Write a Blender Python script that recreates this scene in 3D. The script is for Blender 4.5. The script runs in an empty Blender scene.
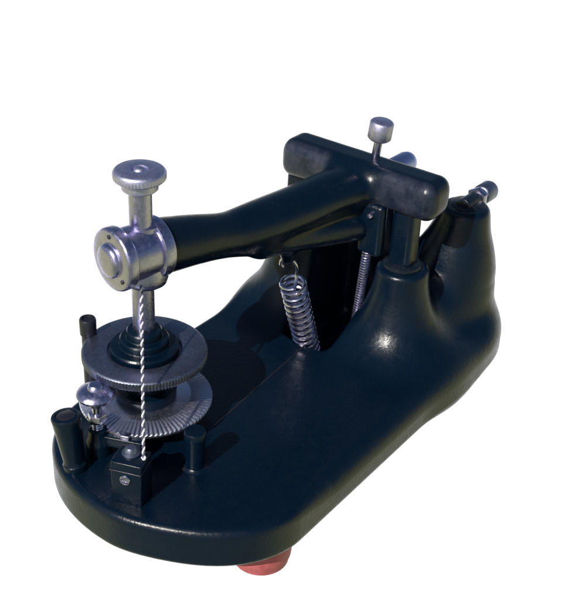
import bpy, bmesh, math, random
import numpy as np
from mathutils import Vector, Matrix
random.seed(4)
PI = math.pi
S = 0.01                                   # everything below is written in centimetres
sc = bpy.context.scene
COL = sc.collection

# ------------------------------------------------------------------ materials
def mat(name, base, metallic=0.0, rough=0.4, spec=0.5, bump=0.0, bscale=60.0, rvar=0.0, rscale=25.0,
        cvar=None, cscale=8.0, coat=0.0, aniso=0.0, specks=None):
    m = bpy.data.materials.new(name); m.use_nodes = True
    nt = m.node_tree; N = nt.nodes; L = nt.links
    p = N['Principled BSDF']
    p.inputs['Base Color'].default_value = (*base, 1)
    p.inputs['Metallic'].default_value = metallic
    p.inputs['Roughness'].default_value = rough
    p.inputs['Specular IOR Level'].default_value = spec
    p.inputs['Coat Weight'].default_value = coat
    p.inputs['Coat Roughness'].default_value = 0.12
    p.inputs['Anisotropic'].default_value = aniso
    tc = N.new('ShaderNodeTexCoord')
    mp = N.new('ShaderNodeMapping'); mp.inputs['Scale'].default_value = (100, 100, 100)   # back to cm
    L.new(tc.outputs['Object'], mp.inputs['Vector'])
    def noise(scale, detail=4, rough_=0.6):
        n = N.new('ShaderNodeTexNoise'); n.inputs['Scale'].default_value = scale
        n.inputs['Detail'].default_value = detail; n.inputs['Roughness'].default_value = rough_
        L.new(mp.outputs['Vector'], n.inputs['Vector']); return n
    if bump:
        n = noise(bscale); b = N.new('ShaderNodeBump'); b.inputs['Strength'].default_value = bump
        b.inputs['Distance'].default_value = 0.0006
        L.new(n.outputs['Fac'], b.inputs['Height']); L.new(b.outputs['Normal'], p.inputs['Normal'])
    if rvar:
        n = noise(rscale, 6, 0.65); r = N.new('ShaderNodeMapRange')
        r.inputs['From Min'].default_value = 0.3; r.inputs['From Max'].default_value = 0.72
        r.inputs['To Min'].default_value = max(0.03, rough-rvar); r.inputs['To Max'].default_value = rough+rvar
        L.new(n.outputs['Fac'], r.inputs['Value']); L.new(r.outputs['Result'], p.inputs['Roughness'])
    if cvar:
        n = noise(cscale, 8, 0.7); r = N.new('ShaderNodeValToRGB')
        r.color_ramp.elements[0].position = 0.42; r.color_ramp.elements[0].color = (*base, 1)
        r.color_ramp.elements[1].position = 0.75; r.color_ramp.elements[1].color = (*cvar, 1)
        L.new(n.outputs['Fac'], r.inputs['Fac']); L.new(r.outputs['Color'], p.inputs['Base Color'])
        if specks:                                                 # grains of dust and rubbed spots, denser in patches
            a = noise(17.0, 3, 0.6); b = noise(0.9, 4, 0.6)
            ad = N.new('ShaderNodeMath'); ad.operation = 'MULTIPLY_ADD'; ad.inputs[1].default_value = 0.45
            L.new(b.outputs['Fac'], ad.inputs[0]); L.new(a.outputs['Fac'], ad.inputs[2])
            g = N.new('ShaderNodeMapRange'); g.inputs['From Min'].default_value = 0.93; g.inputs['From Max'].default_value = 0.99
            g.inputs['To Max'].default_value = 0.75
            L.new(ad.outputs[0], g.inputs['Value'])
            mx = N.new('ShaderNodeMix'); mx.data_type = 'RGBA'; mx.inputs['B'].default_value = (*specks, 1)
            L.new(g.outputs['Result'], mx.inputs['Factor']); L.new(r.outputs['Color'], mx.inputs['A'])
            L.new(mx.outputs['Result'], p.inputs['Base Color'])
    return m

M = {}
M['enamel'] = mat('black_enamel', (0.0007, 0.0074, 0.0195), 0, 0.28, 0.38, bump=0.24, bscale=6.0, rvar=0.09, rscale=2.2,
                  cvar=(0.0015, 0.0088, 0.0215), cscale=2.6, specks=(0.045, 0.05, 0.06))
M['enamel_worn'] = mat('worn_black_enamel', (0.003, 0.008, 0.017), 0, 0.30, 0.5, bump=0.35, bscale=9.0, rvar=0.14, rscale=5,
                  cvar=(0.016, 0.020, 0.030), cscale=3.0, specks=(0.10, 0.10, 0.11))
M['nickel'] = mat('nickel_plate', (0.50, 0.485, 0.70), 1, 0.31, 0.5, bump=0.12, bscale=10, rvar=0.14, rscale=6,
                  cvar=(0.40, 0.38, 0.55), cscale=5)
M['satin'] = mat('satin_nickel', (0.60, 0.59, 0.80), 1, 0.48, 0.5, bump=0.1, bscale=12, rvar=0.08, rscale=8,
                  cvar=(0.48, 0.47, 0.65), cscale=5)
M['bright'] = mat('bright_nickel', (0.60, 0.58, 0.72), 1, 0.22, 0.5, rvar=0.08, rscale=8)
M['wheel'] = mat('grey_wheel_metal', (0.25, 0.28, 0.38), 1, 0.46, 0.5, bump=0.15, bscale=14, rvar=0.1, rscale=9,
                  cvar=(0.19, 0.20, 0.29), cscale=3)
M['sky_tinted'] = mat('sky_tinted_steel', (0.34, 0.42, 0.72), 1, 0.42, 0.5, bump=0.1, bscale=9, rvar=0.1)  # blue of the reflected sky put into the stub's base colour
M['dark_steel'] = mat('blackened_steel', (0.05, 0.05, 0.07), 0.7, 0.32, 0.5, bump=0.2, bscale=8, rvar=0.1)
M['rubber'] = mat('red_rubber', (0.56, 0.14, 0.155), 0, 0.6, 0.4, bump=0.3, bscale=8, cvar=(0.38, 0.07, 0.08), cscale=2)
M['white_thread'] = mat('white_thread', (0.78, 0.77, 0.82), 0, 0.7, 0.3)
M['grey_thread'] = mat('grey_thread', (0.10, 0.10, 0.15), 0, 0.7, 0.3)

def arm_mat():
    m = mat('arm_enamel', (0.0007, 0.0072, 0.0190), 0, 0.27, 0.38, bump=0.18, bscale=6.0, rvar=0.09, rscale=2.2,
            cvar=(0.0015, 0.0088, 0.0215), cscale=2.6, specks=(0.045, 0.05, 0.06))
    nt = m.node_tree; N = nt.nodes; L = nt.links; p = N['Principled BSDF']
    src = p.inputs['Base Color'].links[0].from_socket
    tc = N.new('ShaderNodeTexCoord'); sx = N.new('ShaderNodeSeparateXYZ'); L.new(tc.outputs['Object'], sx.inputs[0])
    def mth(op, a, b):
        n = N.new('ShaderNodeMath'); n.operation = op
        for k, q in enumerate((a, b)):
            if isinstance(q, (int, float)): n.inputs[k].default_value = q
            else: L.new(q, n.inputs[k])
        return n.outputs[0]
    def mr(q, a, b):
        n = N.new('ShaderNodeMapRange'); n.inputs['From Min'].default_value = a; n.inputs['From Max'].default_value = b
        L.new(q, n.inputs['Value']); return n.outputs['Result']
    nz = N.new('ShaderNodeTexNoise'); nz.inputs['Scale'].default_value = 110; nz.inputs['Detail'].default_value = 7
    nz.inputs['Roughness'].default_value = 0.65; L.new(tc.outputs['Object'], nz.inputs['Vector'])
    side = mth('ABSOLUTE', mth('ADD', sx.outputs['Y'], 0.0285), 0.0)          # bar ends, noisy grey tone on the front flat
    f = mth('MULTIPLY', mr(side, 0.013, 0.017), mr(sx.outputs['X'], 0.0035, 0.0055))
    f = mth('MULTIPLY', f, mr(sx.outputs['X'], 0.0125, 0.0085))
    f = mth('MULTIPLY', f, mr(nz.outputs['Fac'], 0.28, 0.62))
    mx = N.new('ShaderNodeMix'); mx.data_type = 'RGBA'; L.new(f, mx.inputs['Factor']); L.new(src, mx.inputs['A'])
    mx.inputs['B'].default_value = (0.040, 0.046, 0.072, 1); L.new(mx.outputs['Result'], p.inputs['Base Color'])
    return m
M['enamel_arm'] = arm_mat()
M['scale'] = mat('graduated_silver', (0.66, 0.67, 0.80), 1, 0.34, 0.5, bump=0.05, bscale=12, rvar=0.08, rscale=6)

# ------------------------------------------------------------------ mesh helpers (local axes: x = along the base, y = -v across it, z up)
def L3(u, v, z): return Vector((u, -v, z))

def finish(name, bm, m, parent, smooth=True, origin=None):
    """link bm (centimetres, microtome space) as one mesh object; origin keeps the object's own pivot"""
    o0 = Vector(origin) if origin is not None else Vector((0, 0, 0))
    bmesh.ops.recalc_face_normals(bm, faces=bm.faces)
    for v in bm.verts: v.co = (v.co - o0) * S
    me = bpy.data.meshes.new(name); bm.to_mesh(me); bm.free()
    me.materials.append(M[m])
    ob = bpy.data.objects.new(name, me); COL.objects.link(ob)
    for p in me.polygons: p.use_smooth = smooth
    if smooth: me.set_sharp_from_angle(angle=math.radians(38))
    if parent is not None:
        ob.parent = parent
        ob.location = o0 * S - (Vector(parent['org']) if 'org' in parent else Vector((0, 0, 0)))
    ob['org'] = tuple(o0 * S)
    return ob

def axis_mat(p, d, roll=0):
    d = Vector(d).normalized(); q = Vector((0, 0, 1)).rotation_difference(d)
    return Matrix.Translation(p) @ q.to_matrix().to_4x4() @ Matrix.Rotation(roll, 4, 'Z')

def lathe(bm, prof, p=(0, 0, 0), d=(0, 0, 1), n=48, rfun=None, roll=0):
    mt = axis_mat(Vector(p), d, roll); rings = []
    for i, (r, z) in enumerate(prof):
        ring = []
        for k in range(n):
            a = 2*PI*k/n; rr = r if rfun is None else rfun(i, k, r)
            ring.append(bm.verts.new(mt @ Vector((rr*math.cos(a), rr*math.sin(a), z))))
        rings.append(ring)
    for a, b in zip(rings, rings[1:]):
        for k in range(n):
            bm.faces.new((a[k], a[(k+1) % n], b[(k+1) % n], b[k]))
    bm.faces.new(list(reversed(rings[0]))); bm.faces.new(rings[-1])

def rprof(r, z0, z1, b=0.06, r1=None, k=3):
    """cylinder profile from z0 to z1 with rounded rims"""
    r1 = r if r1 is None else r1; pr = []
    for i in range(k+1):
        a = PI/2*i/k; pr.append((r-b+b*math.sin(a), z0+b-b*math.cos(a)))
    for i in range(k+1):
        a = PI/2*i/k; pr.append((r1-b+b*math.cos(a), z1-b+b*math.sin(a)))
    return pr

def tube(bm, pts, r, n=10, cap=True):
    pts = [Vector(p) for p in pts]; t0 = (pts[1]-pts[0]).normalized()
    nrm = t0.orthogonal().normalized(); rings = []
    for i, p in enumerate(pts):
        t = (pts[min(i+1, len(pts)-1)]-pts[max(i-1, 0)]).normalized()
        nrm = (nrm - t*nrm.dot(t)).normalized(); bn = t.cross(nrm)
        rr = r(i/(len(pts)-1)) if callable(r) else r
        rings.append([bm.verts.new(p+rr*(nrm*math.cos(2*PI*k/n)+bn*math.sin(2*PI*k/n))) for k in range(n)])
    for a, b in zip(rings, rings[1:]):
        for k in range(n): bm.faces.new((a[k], a[(k+1) % n], b[(k+1) % n], b[k]))
    if cap:
        bm.faces.new(list(reversed(rings[0]))); bm.faces.new(rings[-1])

def box(bm, c, h, mtx=None, bev=0.08, seg=3, taper=None):
    """bevelled box, centre c, half sizes h; mtx rotates about its centre"""
    b2 = bmesh.new(); bmesh.ops.create_cube(b2, size=2)
    for v in b2.verts:
        k = 1 if taper is None or v.co.z < 0 else taper
        v.co = Vector((v.co.x*h[0]*k, v.co.y*h[1]*k, v.co.z*h[2]))
    if bev: bmesh.ops.bevel(b2, geom=list(b2.edges), offset=bev, segments=seg, profile=0.5, affect='EDGES')
    t = Matrix.Translation(c) @ (mtx if mtx is not None else Matrix.Identity(4))
    for v in b2.verts: v.co = t @ v.co
    me = bpy.data.meshes.new('tmp'); b2.to_mesh(me); b2.free(); bm.from_mesh(me); bpy.data.meshes.remove(me)

# ---- signed distance meshes for the castings
def smin(a, b, k):
    h = np.clip(0.5+0.5*(b-a)/k, 0, 1); return b*(1-h)+a*h-k*h*(1-h)
def smax(a, b, k): return -smin(-a, -b, k)
def seg_d(P, a, b, ra, rb, sc_=(1, 1, 1)):
    a = np.array(a, float); b = np.array(b, float); s = np.array(sc_, float)
    pa = (P-a)/s; ba = (b-a)/s
    h = np.clip((pa@ba)/(ba@ba), 0, 1)
    return np.linalg.norm(pa-h[..., None]*ba, axis=-1)-(ra+(rb-ra)*h)

def surface_net(f, lo, hi, h):
    lo = np.array(lo, float); n = np.ceil((np.array(hi)-lo)/h).astype(int)+1
    ax = [lo[i]+h*np.arange(n[i]) for i in range(3)]
    G = np.empty(n)
    for i in range(n[0]):                                          # slab by slab
        Y, Z = np.meshgrid(ax[1], ax[2], indexing='ij')
        G[i] = f(np.stack([np.full_like(Y, ax[0][i]), Y, Z], -1))
    ins = G < 0
    cn = n-1; cnt = np.zeros(cn, int)
    offs = [(i, j, k) for i in (0, 1) for j in (0, 1) for k in (0, 1)]
    for o in offs: cnt += ins[o[0]:o[0]+cn[0], o[1]:o[1]+cn[1], o[2]:o[2]+cn[2]]
    act = (cnt > 0) & (cnt < 8); idx = np.argwhere(act); ids = -np.ones(cn, int); ids[act] = np.arange(len(idx))
    acc = np.zeros((len(idx), 3)); num = np.zeros(len(idx))
    for o in offs:
        for a in range(3):
            if o[a]: continue
            o2 = list(o); o2[a] = 1
            g0 = G[tuple((idx+o).T)]; g1 = G[tuple((idx+np.array(o2)).T)]
            c = (g0 < 0) != (g1 < 0); t = np.where(c, g0/np.where(c, g0-g1, 1), 0)
            p = idx+np.array(o, float); p[:, a] += t
            acc[c] += p[c]; num[c] += 1
    V = lo+h*acc/num[:, None]
    for _ in range(2):                                             # pull the points onto the exact surface
        e = h*0.25; d = f(V)
        g = np.stack([(f(V+e*np.eye(3)[i])-f(V-e*np.eye(3)[i]))/(2*e) for i in range(3)], -1)
        V = V-np.clip(d/np.maximum((g*g).sum(-1), .05), -h*.6, h*.6)[:, None]*g
    F = []
    for a in range(3):
        b, c = (a+1) % 3, (a+2) % 3
        sl0 = [slice(None)]*3; sl1 = [slice(None)]*3; sl0[a] = slice(0, -1); sl1[a] = slice(1, None)
        E = np.argwhere(ins[tuple(sl0)] != ins[tuple(sl1)])
        E = E[(E[:, b] > 0) & (E[:, c] > 0) & (E[:, b] < cn[b]) & (E[:, c] < cn[c])]
        s = ins[tuple(sl0)][tuple(E.T)]
        def cid(db, dc):
            q = E.copy(); q[:, b] -= db; q[:, c] -= dc; return ids[tuple(q.T)]
        q = np.stack([cid(1, 1), cid(0, 1), cid(0, 0), cid(1, 0)], -1)
        q[~s] = q[~s][:, ::-1]; F.append(q)
    return V, np.concatenate(F)

def sdf_obj(name, f, lo, hi, h, m, parent):
    V, F = surface_net(f, lo, hi, h)
    me = bpy.data.meshes.new(name); me.from_pydata((V*S).tolist(), [], F.tolist()); me.update()
    me.materials.append(M[m])
    for p in me.polygons: p.use_smooth = True
    o = bpy.data.objects.new(name, me); COL.objects.link(o); o.parent = parent; o['org'] = (0., 0., 0.)
    return o

# ------------------------------------------------------------------ the microtome
root = bpy.data.objects.new('microtome', None); COL.objects.link(root)
root.empty_display_size = 0.05
root.rotation_euler = (0, 0, math.radians(55))
root['label'] = 'black enamelled rocking microtome with nickel screw, knurled wheels and coil spring'
root['category'] = 'microtome'

# ---- base casting
def f_base(P):
    u, v, z = P[..., 0], -P[..., 1], P[..., 2]
    v0 = 3.05
    b = 6.12+0.10*np.clip((u+2)/6, 0, 1)**2
    dm = np.abs(v-v0)-b
    def ell(du, a, p):
        x = np.maximum(du, 0)/a; y = np.abs(v-v0)/b
        q = (x**p+y**p+1e-9)**(1/p)
        gx = (x**(p-1))/a; gy = (y**(p-1))/b
        return (q-1)*q**(p-1)/np.maximum(np.sqrt(gx*gx+gy*gy), 1e-3)
    d2 = np.where(u < -11.3, ell(-11.3-u, np.where(v > v0, 4.72, 5.05)+0.33*np.exp(-((v-v0)/2.2)**2)*(v > v0), np.where(v > v0, 2.0, 2.12)), np.where(u > 4.0, ell(u-4.0, 5.7, 2.4), dm))
    r = 0.34+1.5*np.clip((u+12.6)/8, 0, 1)**1.2*np.clip((v-1)/5, 0, 1)
    rb = 0.25
    top = 4.0
    zc, hz = (top+2.15)/2, (top-2.15)/2
    rr = np.where(z > zc, np.minimum(r, hz), rb)
    wx, wz = d2+rr, np.abs(z-zc)-hz+rr
    d = np.sqrt(np.maximum(wx, 0)**2+np.maximum(wz, 0)**2)+np.minimum(np.maximum(wx, wz), 0)-rr
    # bearing pillars and the two rear uprights, flaring into the deck
    def pillar(pu, pv, zs, rs, lean=0.0):
        q = np.sqrt((u-pu)**2+(v-pv-lean*np.clip((9.5-z)/3.5, 0, 1))**2)
        zf = np.linspace(1.0, 11.0, 201); kr = np.hanning(31); kr /= kr.sum()
        rf = np.convolve(np.pad(np.interp(zf, zs, rs), 15, mode='edge'), kr, 'valid')
        a = (q-np.interp(z, zf, rf))*0.85
        return np.maximum(smax(a, z-zs[-1], 0.28), 2.2-z)
    for pv in (5.45, -0.75):
        d = smin(d, pillar(1.75, pv, [2.0, 4.0, 5.0, 6.0, 7.0, 8.25], [3.2, 2.7, 2.15, 1.70, 1.40, 1.26]), 1.7)
    for pv, ln in ((6.1, -0.42), (0.9, 0.0)):
        d = smin(d, pillar(6.4, pv, [2.0, 4.2, 5.6, 6.6, 7.6, 8.6, 9.95], [2.60, 2.5, 2.42, 2.28, 1.95, 1.52, 1.18], ln), 1.2)
    sad = np.maximum(seg_d(P, (2.6, -5.5, 4.3), (5.6, -5.7, 4.9), 1.5, 1.6), 2.2-z)
    d = smin(d, sad, 1.0)
    sad = np.maximum(seg_d(P, (2.0, 0.4, 7.0), (6.2, -0.8, 7.6), 0.75, 0.8), 2.2-z)
    d = smin(d, sad, 0.9)
    d = smin(d, np.maximum(seg_d(P, (2.2, 0.4, 5.4), (6.0, -0.8, 5.6), 1.1, 1.3), 2.2-z), 0.9)
    # pocket for the springs
    q = np.stack([np.abs(u-1.35)-2.9, np.abs(v-2.05)-1.4, np.abs(z-5.6)-3.0], -1)+0.5
    pk = np.linalg.norm(np.maximum(q, 0), axis=-1)+np.minimum(q.max(-1), 0)-0.5
    d = smax(d, -pk, 0.16)
    return d
base = sdf_obj('base', f_base, (-17.0, -10.3, 1.5), (11.2, 4.3, 10.6), 0.10, 'enamel', root)

bm = bmesh.new()
tube(bm, [L3(-9.4+7.8*t/40, 3.0-0.7*t/40+0.012*math.sin(t*1.7), 3.985) for t in range(41)], 0.05, 8)
finish('seam', bm, 'dark_steel', base, origin=L3(-9.4, 3.0, 3.985))

def foot(u, v):
    bm = bmesh.new()
    lathe(bm, [(0.95, 0.2), (1.12, 0.22), (1.2, 0.30), (1.22, 0.5), (1.28, 0.62), (1.30, 0.8), (1.36, 1.5), (1.36, 2.3)], L3(u, v, 0), n=40)
    o = finish('foot', bm, 'rubber', base, origin=L3(u, v, 0)); o['label'] = 'red rubber foot'
    return o
foot(-11.35, 7.2); foot(-9.5, -1.0); foot(7.2, 3.0)

# ---- screw column
AU, AV = -10.77, 0.23
A = lambda z: L3(AU, AV, z)
ZH = 12.36                                            # height of the barrel's axis
def zz(z): return 5.2+(z-6.6)*1.05
def zp(prof): return [(r_*1.02, zz(z)) for r_, z in prof]
adir = (L3(1.7, 2.85, 12.1)-A(ZH)).normalized()

bm = bmesh.new()
lathe(bm, zp(rprof(0.46, 9.6, 16.2, 0.03)), A(0), n=40)
screw = finish('micrometer_screw', bm, 'nickel', root, origin=A(zz(9.6)))
bm = bmesh.new()
lathe(bm, zp([(0.40, 16.00), (0.66, 16.02), (0.72, 16.08), (0.72, 16.32), (0.80, 16.40), (0.94, 16.44), (1.00, 16.50), (1.01, 16.72),
           (0.98, 16.80), (0.92, 16.84), (0.40, 16.88), (0.34, 16.86), (0.32, 16.76), (0.26, 16.76), (0.22, 16.86), (0.12, 16.92), (0.02, 16.93)]), A(0), n=96,
      rfun=lambda i, k, r: r+(0.03 if k % 2 else 0) if 5 <= i <= 7 else r)
finish('knob', bm, 'satin', screw, origin=A(zz(15.7)))
# ---- knurled feed wheel
bm = bmesh.new(); n = 240
lathe(bm, zp([(1.2, 8.48), (2.46, 8.48), (2.58, 8.54), (2.60, 8.58), (2.60, 8.86), (2.57, 8.90), (2.50, 8.93), (1.62, 8.93), (1.56, 8.90), (1.54, 8.80), (0.5, 8.80)]),
      A(0), n=n, rfun=lambda i, k, r: r+(0.03 if k % 2 else -0.02) if 2 <= i <= 4 else r)
wheel = finish('feed_wheel', bm, 'wheel', root, origin=A(zz(8.5)))
bm = bmesh.new()
lathe(bm, zp([(1.45, 8.82), (1.46, 9.05), (1.40, 9.12), (1.08, 9.14), (1.04, 9.18), (1.04, 9.42), (0.98, 9.48), (0.78, 9.49), (0.74, 9.53), (0.74, 9.78), (0.69, 9.84), (0.40, 9.85)]), A(0), n=64)
finish('hub', bm, 'enamel', wheel, origin=A(zz(8.82)))
bm = bmesh.new()
for a in (0.9, 4.1):
    lathe(bm, rprof(0.12, zz(9.12), zz(9.30), 0.03), A(0)+Vector((1.24*math.cos(a), 1.24*math.sin(a), 0)), n=16)
    break
finish('hub_screw', bm, 'nickel', wheel, origin=A(zz(9.12)))

# ---- graduated disc below it, on a dark boss
bm = bmesh.new(); NT = 88; nsub = 4
ring_def = [(0.8, 6.36, 0), (2.80, 6.36, 0), (2.90, 6.42, 0), (2.91, 6.52, 0), (2.88, 6.56, 1), (2.0, 6.60, .55), (1.93, 6.62, 0), (0.8, 6.62, 0)]
rings = []
for r_, z_, w_ in ring_def:
    ring = []
    for k in range(NT*nsub):
        f = [0.0, 0.42, 0.84, 1.0][k % nsub]; hgt = [0.0, 0.05, 0.10, 0.0][k % nsub]*w_
        a = 2*PI*(k//nsub+f*0.98)/NT
        ring.append(bm.verts.new(A(0)+Vector((r_*math.cos(a), r_*math.sin(a), zz(z_)+hgt-0.05*w_))))
    rings.append(ring)
for a_, b_ in zip(rings, rings[1:]):
    for k in range(NT*nsub): bm.faces.new((a_[k], a_[(k+1) % (NT*nsub)], b_[(k+1) % (NT*nsub)], b_[k]))
bm.faces.new(list(reversed(rings[0]))); bm.faces.new(rings[-1])
disc = finish('graduated_disc', bm, 'scale', root, origin=A(zz(6.45)))
bm = bmesh.new()
lathe(bm, zp([(1.3, 6.58), (1.32, 6.95), (1.24, 7.05), (0.9, 7.1), (0.86, 7.9), (1.1, 8.0), (1.15, 8.46), (0.6, 8.5)]), A(0), n=56)
finish('boss', bm, 'enamel', disc, origin=A(zz(6.6)))
bm = bmesh.new()
lathe(bm, [(1.35, 3.95), (1.25, 4.2), (1.1, 4.4), (1.05, 4.88), (0.5, 4.9)], A(0), n=48)
finish('pedestal', bm, 'enamel', disc, origin=A(4))

# ---- barrel at the arm's front end
def along(s, dz=0): return A(ZH)+adir*s+Vector((0, 0, dz))
bm = bmesh.new()
lathe(bm, rprof(1.14, -0.95, 0.75, 0.08), along(0), adir, n=64)
lathe(bm, [(0.5, -1.60), (0.72, -1.56), (0.88, -1.44), (0.95, -1.2), (0.95, -0.6), (0.62, 0.8), (0.60, 1.16), (0.5, 1.22)], A(ZH)+adir*0.15, n=48)
barrel = finish('barrel', bm, 'nickel', root, origin=A(ZH))
bm = bmesh.new()
lathe(bm, [(0.5, -0.95), (1.22, -0.95), (1.30, -1.00), (1.33, -1.06), (1.33, -1.36), (1.29, -1.45), (1.20, -1.50), (0.80, -1.54), (0.76, -1.53),
           (0.72, -1.56), (0.70, -1.66), (0.62, -1.74), (0.45, -1.80), (0.22, -1.84), (0.02, -1.85)], along(0), adir, n=72)
finish('end_cap', bm, 'nickel', barrel, origin=along(-1.3))
bm = bmesh.new()
for a in (0.75, 3.0):
    e1 = adir.orthogonal().normalized(); e2 = adir.cross(e1)
    lathe(bm, rprof(0.09, 0, 0.07, 0.02), along(-1.50)+1.03*(math.cos(a)*e1+math.sin(a)*e2), -adir, n=14)
finish('rivet', bm, 'dark_steel', barrel, origin=along(-1.5))
bm = bmesh.new()
lathe(bm, [(0.9, 0.30), (1.22, 0.30), (1.29, 0.35), (1.31, 0.42), (1.31, 0.74), (1.28, 0.82), (1.18, 0.86), (0.9, 0.87)], along(0), adir, n=64)
finish('collar', bm, 'nickel', barrel, origin=along(1.1))

# ---- rocking arm casting: arm and crossbar in one T, with its lower branch and spring lug
a_len = (L3(1.7, 2.85, 12.1)-A(ZH)).length
def ap(s, dz=0, dv=0):
    p = along(s, dz); return np.array([p.x, p.y-dv, p.z])
def f_bar(P):
    u, v, z = P[..., 0], -P[..., 1], P[..., 2]
    q = np.stack([np.abs(u-1.7)-1.02, np.abs(v-2.85)-4.35, np.abs(z-12.2)-0.98], -1)
    r = 0.68; q = q+r
    d = np.linalg.norm(np.maximum(q, 0), axis=-1)+np.minimum(q.max(-1), 0)-r
    # bulged, rounded ends
    e = np.sqrt((u-1.7)**2*0.9+((np.abs(v-2.85)-1.9)/1.0)**2+(z-12.2)**2*0.9)-2.62
    d = smax(d, e, 0.35)
    return d
S_ = [0.0, 0.8, 2.8, 3.9, 4.6, 5.4, 6.6, 8.4, 10.5, 13.5]
R_V = [1.22, 1.20, 1.06, 0.94, 0.88, 0.94, 0.98, 0.96, 0.92, 0.90]    # half height
R_H = [1.22, 1.20, 1.06, 0.95, 0.94, 1.04, 1.14, 1.18, 1.24, 1.60]    # half width
DZ_ = [0, -0.05, -0.30, -0.45, -0.52, -0.54, -0.52, -0.42, -0.20, -0.06]
sf = np.linspace(0, 13.5, 136)
ker = np.hanning(15); ker /= ker.sum()
def soft(y): return np.convolve(np.pad(np.interp(sf, S_, y), 7, mode='edge'), ker, 'valid')
RV, RH, DZ = soft(R_V), soft(R_H), soft(DZ_)
def f_arm(P):
    ad = np.array(adir); c = ap(0.0)
    side = np.cross(ad, [0, 0, 1.0]); side /= np.linalg.norm(side); upv = np.cross(side, ad)
    q = P-c; t = q@ad; x = q@side; y = q@upv
    rh = np.interp(t, sf, RH); rv = np.interp(t, sf, RV); y0 = y-np.interp(t, sf, DZ)
    d = (np.sqrt((x/rh)**2+(y0/rv)**2)-1)*np.minimum(rh, rv)
    d = smax(d, t-a_len-0.2, 0.3)
    lo = seg_d(P, ap(2.8, -0.55), ap(6.4, -1.55), 0.52, 0.66)
    lo = smin(lo, seg_d(P, ap(6.4, -1.55), ap(a_len-0.2, -2.15, 0.6), 0.70, 0.80), 0.4)
    web = seg_d(P, ap(6.2, -0.75), ap(a_len-0.9, -1.05, 0.4), 0.42, 0.55)
    lo = smin(lo, web, 0.3)
    d = smin(d, lo, 0.5)
    lug = seg_d(P, ap(7.75, -1.7, 0.1), ap(8.0, -2.75, 0.1), 0.42, 0.34)
    d = smin(d, lug, 0.35)
    d = smin(d, f_bar(P), 0.42)
    return smax(d, 0.80-t, 0.06)                                   # flat cut where it meets the collar
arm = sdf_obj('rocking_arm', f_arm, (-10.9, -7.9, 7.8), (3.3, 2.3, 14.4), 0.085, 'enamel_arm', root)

# ---- clamp screw standing on the crossbar
cs = L3(2.05, 3.2, 13.1); cd = Vector((0.02, -0.10, 1)).normalized()
bm = bmesh.new(); lathe(bm, rprof(0.205, -0.4, 1.3, 0.02), cs, cd, n=24)
clamp = finish('clamp_screw', bm, 'nickel', root, origin=cs)
bm = bmesh.new()
lathe(bm, [(0.2, 0.95), (0.46, 0.95), (0.52, 1.00), (0.54, 1.05), (0.54, 1.79), (0.51, 1.85), (0.44, 1.89), (0.02, 1.91)], cs, cd, n=72,
      rfun=lambda i, k, r: r+(0.022 if k % 2 else 0) if 3 <= i <= 4 else r)
finish('knob', bm, 'satin', clamp, origin=cs+cd*1.3)

# ---- pivot blocks between pillars and crossbar
for pv in (5.4, -0.75):
    bm = bmesh.new()
    box(bm, L3(1.75, pv, 9.7), (0.55, 0.60, 1.65), bev=0.26, seg=5, taper=0.94)
    blk = finish('pivot_block', bm, 'enamel', root, origin=L3(1.75, pv, 9.0))
    bm = bmesh.new()
    lathe(bm, [(0.90, 8.2), (0.95, 8.28), (0.93, 8.42), (0.84, 8.48), (0.3, 8.5)], L3(1.75, pv, 0), n=36)
    finish('bearing_ring', bm, 'enamel_worn', blk, origin=L3(1.75, pv, 8.3))

# ---- hanging bracket with two studs, and its thin spring
bm = bmesh.new()
box(bm, L3(0.9, 4.05, 10.1), (0.30, 0.66, 1.35), bev=0.24, seg=5)
br = finish('bracket', bm, 'enamel', root, origin=L3(0.9, 4.0, 10.3))
for (dv, z) in ((0.1, 10.95), (-0.3, 10.0)):
    bm = bmesh.new(); lathe(bm, [(0.16, 0), (0.17, 0.1), (0.13, 0.18), (0.02, 0.22)], L3(0.58, 4.0+dv, z), (-1, 0, 0), n=18)
    finish('stud', bm, 'nickel', br, origin=L3(0.58, 4.0+dv, z))

def coil(bm, p0, p1, R, r, turns, n=14):
    p0 = Vector(p0); p1 = Vector(p1); d = (p1-p0); L_ = d.length; d.normalize()
    e1 = d.orthogonal().normalized(); e2 = d.cross(e1); N_ = int(turns*n)
    pts = [p0+d*L_*i/N_+R*(math.cos(2*PI*i/n)*e1+math.sin(2*PI*i/n)*e2) for i in range(N_+1)]
    tube(bm, pts, r, 8); return pts[0], pts[-1]

sp0 = L3(-2.85, 1.95, 9.0); sp1 = L3(-0.75, 1.95, 3.1)
bm = bmesh.new()
sdir = (sp1-sp0).normalized()
e0, e1_ = coil(bm, sp0+sdir*1.15, sp1, 0.56, 0.10, 13)
spring = finish('spring', bm, 'bright', root, origin=sp0)
bm = bmesh.new(); c0 = sp0+sdir*1.15
hx = Vector((0.16, -0.22, 0))
hk = [e0, e0.lerp(c0+hx, 0.6)-sdir*0.15, c0-sdir*0.45+hx, c0-sdir*0.85+hx*1.3, sp0-sdir*0.05+hx*1.1, sp0-sdir*0.30+hx*0.3, sp0-sdir*0.28-hx*0.8, sp0-sdir*0.02-hx*1.3, sp0+sdir*0.2-hx*1.1]
def smooth_path(p, k=6):
    out = []
    for i in range(len(p)-1):
        q0, q1, q2, q3 = p[max(i-1, 0)], p[i], p[i+1], p[min(i+2, len(p)-1)]
        for j in range(k):
            t = j/k
            out.append(0.5*((2*q1)+(q2-q0)*t+(2*q0-5*q1+4*q2-q3)*t*t+(3*q1-q0-3*q2+q3)*t**3))
    out.append(p[-1]); return out
tube(bm, smooth_path([Vector(x) for x in hk]), 0.085, 8)
finish('spring_hook', bm, 'bright', spring, origin=sp0)

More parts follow.
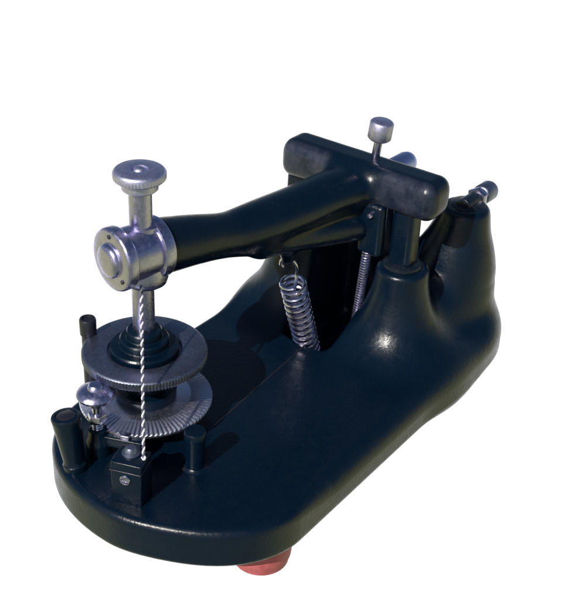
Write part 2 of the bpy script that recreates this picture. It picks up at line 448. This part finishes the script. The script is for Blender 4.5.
bm = bmesh.new()
coil(bm, L3(0.8, 3.95, 8.9), L3(1.5, 3.2, 4.2), 0.20, 0.045, 30, 12)
finish('return_spring', bm, 'nickel', root, origin=L3(0.8, 3.95, 8.9))

# ---- clamp bolts on top of the rear uprights
for pv in (6.1, 0.9):
    p = L3(6.6 if pv > 3 else 7.0, pv, 9.85 if pv > 3 else 9.75); d = Vector((1, 0, -0.04)).normalized()
    bm = bmesh.new()
    lathe(bm, [(0.95, -0.12), (0.98, 0.02), (0.86, 0.14), (0.5, 0.2), (0.02, 0.22)], p, (0, 0, 1), n=36)
    lathe(bm, rprof(0.40, -0.55, 1.5, 0.05), p+Vector((0, 0, 0.12)), d, n=28)
    bolt = finish('clamp_bolt', bm, 'enamel_worn', root, origin=p)
    if pv > 3:
        bm = bmesh.new()
        lathe(bm, [(0.30, 0.80), (0.50, 0.82), (0.56, 0.89), (0.56, 1.13), (0.50, 1.20), (0.36, 1.21)], p+Vector((0, 0, 0.12)), d, n=6)
        finish('nut', bm, 'nickel', bolt, origin=p+d)
        bm = bmesh.new()
        lathe(bm, [(0.3, 1.35), (0.42, 1.37), (0.50, 1.45), (0.52, 1.55), (0.52, 2.3), (0.46, 2.44), (0.30, 2.50), (0.02, 2.52)], p+Vector((0, 0, 0.12)), d, n=40)
        finish('bolt_head', bm, 'wheel', bolt, origin=p+d*2)
    else:
        bm = bmesh.new()
        lathe(bm, [(0.3, 0.25), (0.52, 0.28), (0.58, 0.40), (0.60, 2.2), (0.54, 2.5), (0.36, 2.68), (0.02, 2.74)], p+Vector((0, 0, 0.12)), d, n=40)
        finish('bolt_head', bm, 'sky_tinted', bolt, origin=p+d*2)

# ---- fittings on the front of the deck
# stout handle post, a little flared and leaning
hp = L3(-15.2, 0.35, 3.98); hd = (L3(-15.25, 0.0, 6.6)-hp).normalized()
bm = bmesh.new()
lathe(bm, [(0.50, 0), (0.52, 0.25), (0.46, 0.34), (0.47, 0.5), (0.60, 2.35), (0.62, 2.5), (0.58, 2.58), (0.44, 2.60), (0.42, 2.55), (0.02, 2.55)], hp, hd, n=40)
hpost = finish('handle_post', bm, 'enamel', root, origin=hp)
bm = bmesh.new(); lathe(bm, [(0.38, 2.555), (0.40, 2.575), (0.36, 2.60), (0.02, 2.61)], hp, hd, n=28)
finish('post_cap', bm, 'dark_steel', hpost, origin=hp+hd*2.56)

# slim metal stop post behind the wheels
bm = bmesh.new(); tp = L3(-11.5, -2.4, 3.98)
lathe(bm, [(0.40, 0), (0.40, 0.5), (0.30, 0.6), (0.30, 3.6), (0.36, 3.65), (0.37, 4.35), (0.33, 4.42), (0.24, 4.42), (0.22, 4.35), (0.02, 4.34)], tp, n=32)
finish('stop_post', bm, 'dark_steel', root, origin=tp)

# mushroom-headed thumb screw
ts = L3(-13.85, 0.35, 3.98)
bm = bmesh.new(); lathe(bm, rprof(0.2, 0.3, 3.2, 0.02), ts, n=24)
pts = []
for i in range(16*9): pts.append(ts+Vector((0.2*math.cos(2*PI*i/16), 0.2*math.sin(2*PI*i/16), 1.0+0.11*i/16)))
tube(bm, pts, 0.045, 6)
thumb = finish('thumb_screw', bm, 'bright', root, origin=ts)
bm = bmesh.new()
lathe(bm, [(0.25, 2.46), (0.34, 2.48), (0.40, 2.82), (0.70, 2.86), (0.78, 2.92), (0.80, 3.02), (0.74, 3.14), (0.5, 3.26), (0.34, 3.30), (0.30, 3.42), (0.24, 3.48), (0.02, 3.49)], ts, n=64,
      rfun=lambda i, k, r: r+(0.015 if k % 2 else 0) if i in (4, 5) else r)
finish('knob', bm, 'nickel', thumb, origin=ts+Vector((0, 0, 3)))
bm = bmesh.new(); lathe(bm, [(0.2, 1.62), (0.36, 1.63), (0.40, 1.7), (0.40, 1.92), (0.36, 2.0), (0.2, 2.02)], ts, n=6)
finish('nut', bm, 'bright', thumb, origin=ts+Vector((0, 0, 1.8)))
bm = bmesh.new(); lathe(bm, [(0.55, 0), (0.55, 0.5), (0.50, 0.7), (0.44, 0.78), (0.40, 1.2), (0.30, 1.26), (0.2, 1.27)], ts, n=40)
finish('boss', bm, 'enamel', thumb, origin=ts)

# pawl lever from the thumb screw to the disc
bm = bmesh.new()
pa = ts+Vector((0, 0, 0.75)); pb = L3(-13.2, 2.0, 4.75)
dd = pb-pa; ln = dd.length; rot = Vector((1, 0, 0)).rotation_difference(dd.normalized()).to_matrix().to_4x4()
box(bm, (pa+pb)/2, (ln/2+0.25, 0.20, 0.26), rot, bev=0.07)
lathe(bm, rprof(0.42, -0.22, 0.22, 0.06), pa, n=28)
pawl = finish('pawl_lever', bm, 'enamel', root, origin=pa)
bm = bmesh.new(); box(bm, L3(-13.4, 1.5, 5.0), (0.22, 0.16, 0.2), rot, bev=0.04)
finish('pawl_tip', bm, 'nickel', pawl, origin=L3(-13.4, 1.5, 5.0))

# cord bracket: upright block with a slotted screw and a dome nut
kb = L3(-15.0, 3.35, 3.98)
fdir = Vector((-0.95, -0.30, 0)).normalized(); krot = Matrix.Rotation(math.radians(20), 4, 'Z'); kd = (krot @ Vector((-1, 0, 0)))
bm = bmesh.new()
box(bm, kb+Vector((0, 0, 1.0)), (0.55, 0.66, 1.02), krot, bev=0.07)
cbk = finish('cord_bracket', bm, 'enamel', root, origin=kb)
bm = bmesh.new(); box(bm, kb+Vector((-0.03, 0, 1.62)), (0.575, 0.68, 0.035), krot, bev=0.03)
finish('trim_strip', bm, 'dark_steel', cbk, origin=kb+Vector((0, 0, 1.6)))
sp = kb+kd*0.55+Vector((0, 0.02, 1.25))
bm = bmesh.new(); lathe(bm, [(0.21, -0.02), (0.23, 0.06), (0.20, 0.10), (0.165, 0.10), (0.150, 0.06), (0.145, 0.01), (0.02, 0.005)], sp, kd, n=32)
box(bm, sp+kd*0.045, (0.03, 0.045, 0.15), krot @ Matrix.Rotation(0.7, 4, 'X'), bev=0.012, seg=2)
finish('screw', bm, 'bright', cbk, origin=sp)
bm = bmesh.new(); lathe(bm, [(0.36, 0), (0.37, 0.09), (0.27, 0.14), (0.25, 0.26), (0.18, 0.36), (0.02, 0.39)], kb+Vector((0.12, 0.1, 2.0)), n=32)
finish('dome_nut', bm, 'wheel', cbk, origin=kb+Vector((0, 0, 2)))

# support post under the disc's edge
pp = L3(-12.05, 4.15, 3.98)
bm = bmesh.new()
lathe(bm, [(0.62, 0), (0.50, 0.05), (0.42, 0.14), (0.42, 1.50), (0.46, 1.55), (0.46, 1.85), (0.42, 1.91), (0.02, 1.92)], pp, n=36)
finish('support_post', bm, 'enamel', root, origin=pp)

# twisted cord from the barrel down to the bracket
c0 = along(-0.55, -1.05)+Vector((0.0, -0.55, 0)); c1 = kb+Vector((0.2, -0.5, 2.0))
def strand(ph):
    d = (c1-c0); L_ = d.length; d.normalize(); e1 = d.orthogonal().normalized(); e2 = d.cross(e1); N_ = 260
    return [c0+d*L_*i/N_+0.034*(math.cos(2*PI*i/13+ph)*e1+math.sin(2*PI*i/13+ph)*e2) for i in range(N_+1)]
bm = bmesh.new(); tube(bm, strand(0), 0.042, 8)
cord = finish('cord', bm, 'white_thread', root, origin=c0)
bm = bmesh.new(); kn = []
for i in range(60):
    a = 2*PI*i/60*3; kn.append(c1+Vector((0.07*math.cos(a), 0.07*math.sin(a), -0.02+0.10*math.sin(a*0.66))))
tube(bm, kn, 0.035, 7)
finish('knot', bm, 'white_thread', cord, origin=c1)
bm = bmesh.new(); tube(bm, strand(PI), 0.038, 8)
finish('cord_strand', bm, 'grey_thread', cord, origin=c0)

for o in list(bpy.data.objects):
    if 'org' in o: del o['org']

# ------------------------------------------------------------------ camera
F, P_, D, R_ = 1100.0, math.radians(31.0), 56.0, math.radians(2.8)
fw = Vector((0, math.cos(P_), -math.sin(P_))); r0 = Vector((1, 0, 0)); u0 = r0.cross(fw)
rt = r0*math.cos(R_)+u0*math.sin(R_); up = -r0*math.sin(R_)+u0*math.cos(R_)
pos = (Vector((0, 0, 5))-fw*D)*S
cam = bpy.data.cameras.new('camera'); co = bpy.data.objects.new('camera', cam); COL.objects.link(co)
mw = Matrix((rt, up, -fw)).transposed().to_4x4(); mw.translation = pos; co.matrix_world = mw
cam.sensor_fit = 'HORIZONTAL'; cam.sensor_width = 36; cam.lens = F/575*36
cam.clip_start = 0.01; cam.clip_end = 1000
sc.camera = co

# ------------------------------------------------------------------ light: sun and sky, added white glow behind, unseen lawn around
sd = Vector((-0.69, -1.06, 1.0)).normalized()                     # towards the sun
elev = math.asin(sd.z); az = math.atan2(sd.x, sd.y)
sun = bpy.data.lights.new('sun', 'SUN'); sun.energy = 4.0; sun.angle = math.radians(0.5); sun.color = (1.0, 0.95, 0.88)
so = bpy.data.objects.new('sun', sun); COL.objects.link(so)
so.rotation_euler = sd.to_track_quat('Z', 'Y').to_euler()

w = bpy.data.worlds.new('World'); sc.world = w; w.use_nodes = True
nt = w.node_tree; N = nt.nodes; Lk = nt.links; N.clear()
out = N.new('ShaderNodeOutputWorld')
sky = N.new('ShaderNodeTexSky'); sky.sky_type = 'NISHITA'; sky.sun_disc = False
sky.sun_elevation = elev; sky.sun_rotation = az
bg = N.new('ShaderNodeBackground'); bg.inputs['Strength'].default_value = 0.06; Lk.new(sky.outputs[0], bg.inputs['Color'])
tc = N.new('ShaderNodeTexCoord'); sx = N.new('ShaderNodeSeparateXYZ'); Lk.new(tc.outputs['Generated'], sx.inputs[0])
def mr(sock, a, b):
    n = N.new('ShaderNodeMapRange'); n.interpolation_type = 'SMOOTHSTEP'
    n.inputs['From Min'].default_value = a; n.inputs['From Max'].default_value = b
    Lk.new(sock, n.inputs['Value']); return n.outputs['Result']
below = mr(sx.outputs['Z'], 0.0, -0.06)
hl = N.new('ShaderNodeVectorMath'); hl.operation = 'MULTIPLY'; hl.inputs[1].default_value = (1, 1, 0)
Lk.new(tc.outputs['Generated'], hl.inputs[0])
hn = N.new('ShaderNodeVectorMath'); hn.operation = 'NORMALIZE'; Lk.new(hl.outputs[0], hn.inputs[0])
hs = N.new('ShaderNodeSeparateXYZ'); Lk.new(hn.outputs[0], hs.inputs[0])
behind = mr(hs.outputs['Y'], 0.40, 0.65)
white = N.new('ShaderNodeBackground'); white.inputs['Color'].default_value = (1, 1, 1, 1); white.inputs['Strength'].default_value = 1.05  # white surround glow added to the world, no ground under the machine
lawn = N.new('ShaderNodeBackground'); lawn.inputs['Color'].default_value = (0.54, 0.54, 0.28, 1); lawn.inputs['Strength'].default_value = 1.0
lm = N.new('ShaderNodeMapRange'); lm.inputs['From Min'].default_value = -0.80; lm.inputs['From Max'].default_value = -0.20
Lk.new(hs.outputs['Y'], lm.inputs['Value'])
lc = N.new('ShaderNodeMix'); lc.data_type = 'RGBA'                # unseen lawn glow for reflections: darkened in front, bright olive to both sides
lc.inputs['A'].default_value = (0.25, 0.28, 0.21, 1); lc.inputs['B'].default_value = (0.66, 0.66, 0.33, 1)
Lk.new(lm.outputs['Result'], lc.inputs['Factor']); Lk.new(lc.outputs['Result'], lawn.inputs['Color'])
m1 = N.new('ShaderNodeMixShader'); Lk.new(behind, m1.inputs[0]); Lk.new(lawn.outputs[0], m1.inputs[1]); Lk.new(white.outputs[0], m1.inputs[2])
m2 = N.new('ShaderNodeMixShader'); Lk.new(below, m2.inputs[0]); Lk.new(bg.outputs[0], m2.inputs[1]); Lk.new(m1.outputs[0], m2.inputs[2])
Lk.new(m2.outputs[0], out.inputs['Surface'])

sc.view_settings.view_transform = 'Standard'; sc.view_settings.look = 'None'
sc.view_settings.exposure = 0; sc.view_settings.gamma = 1
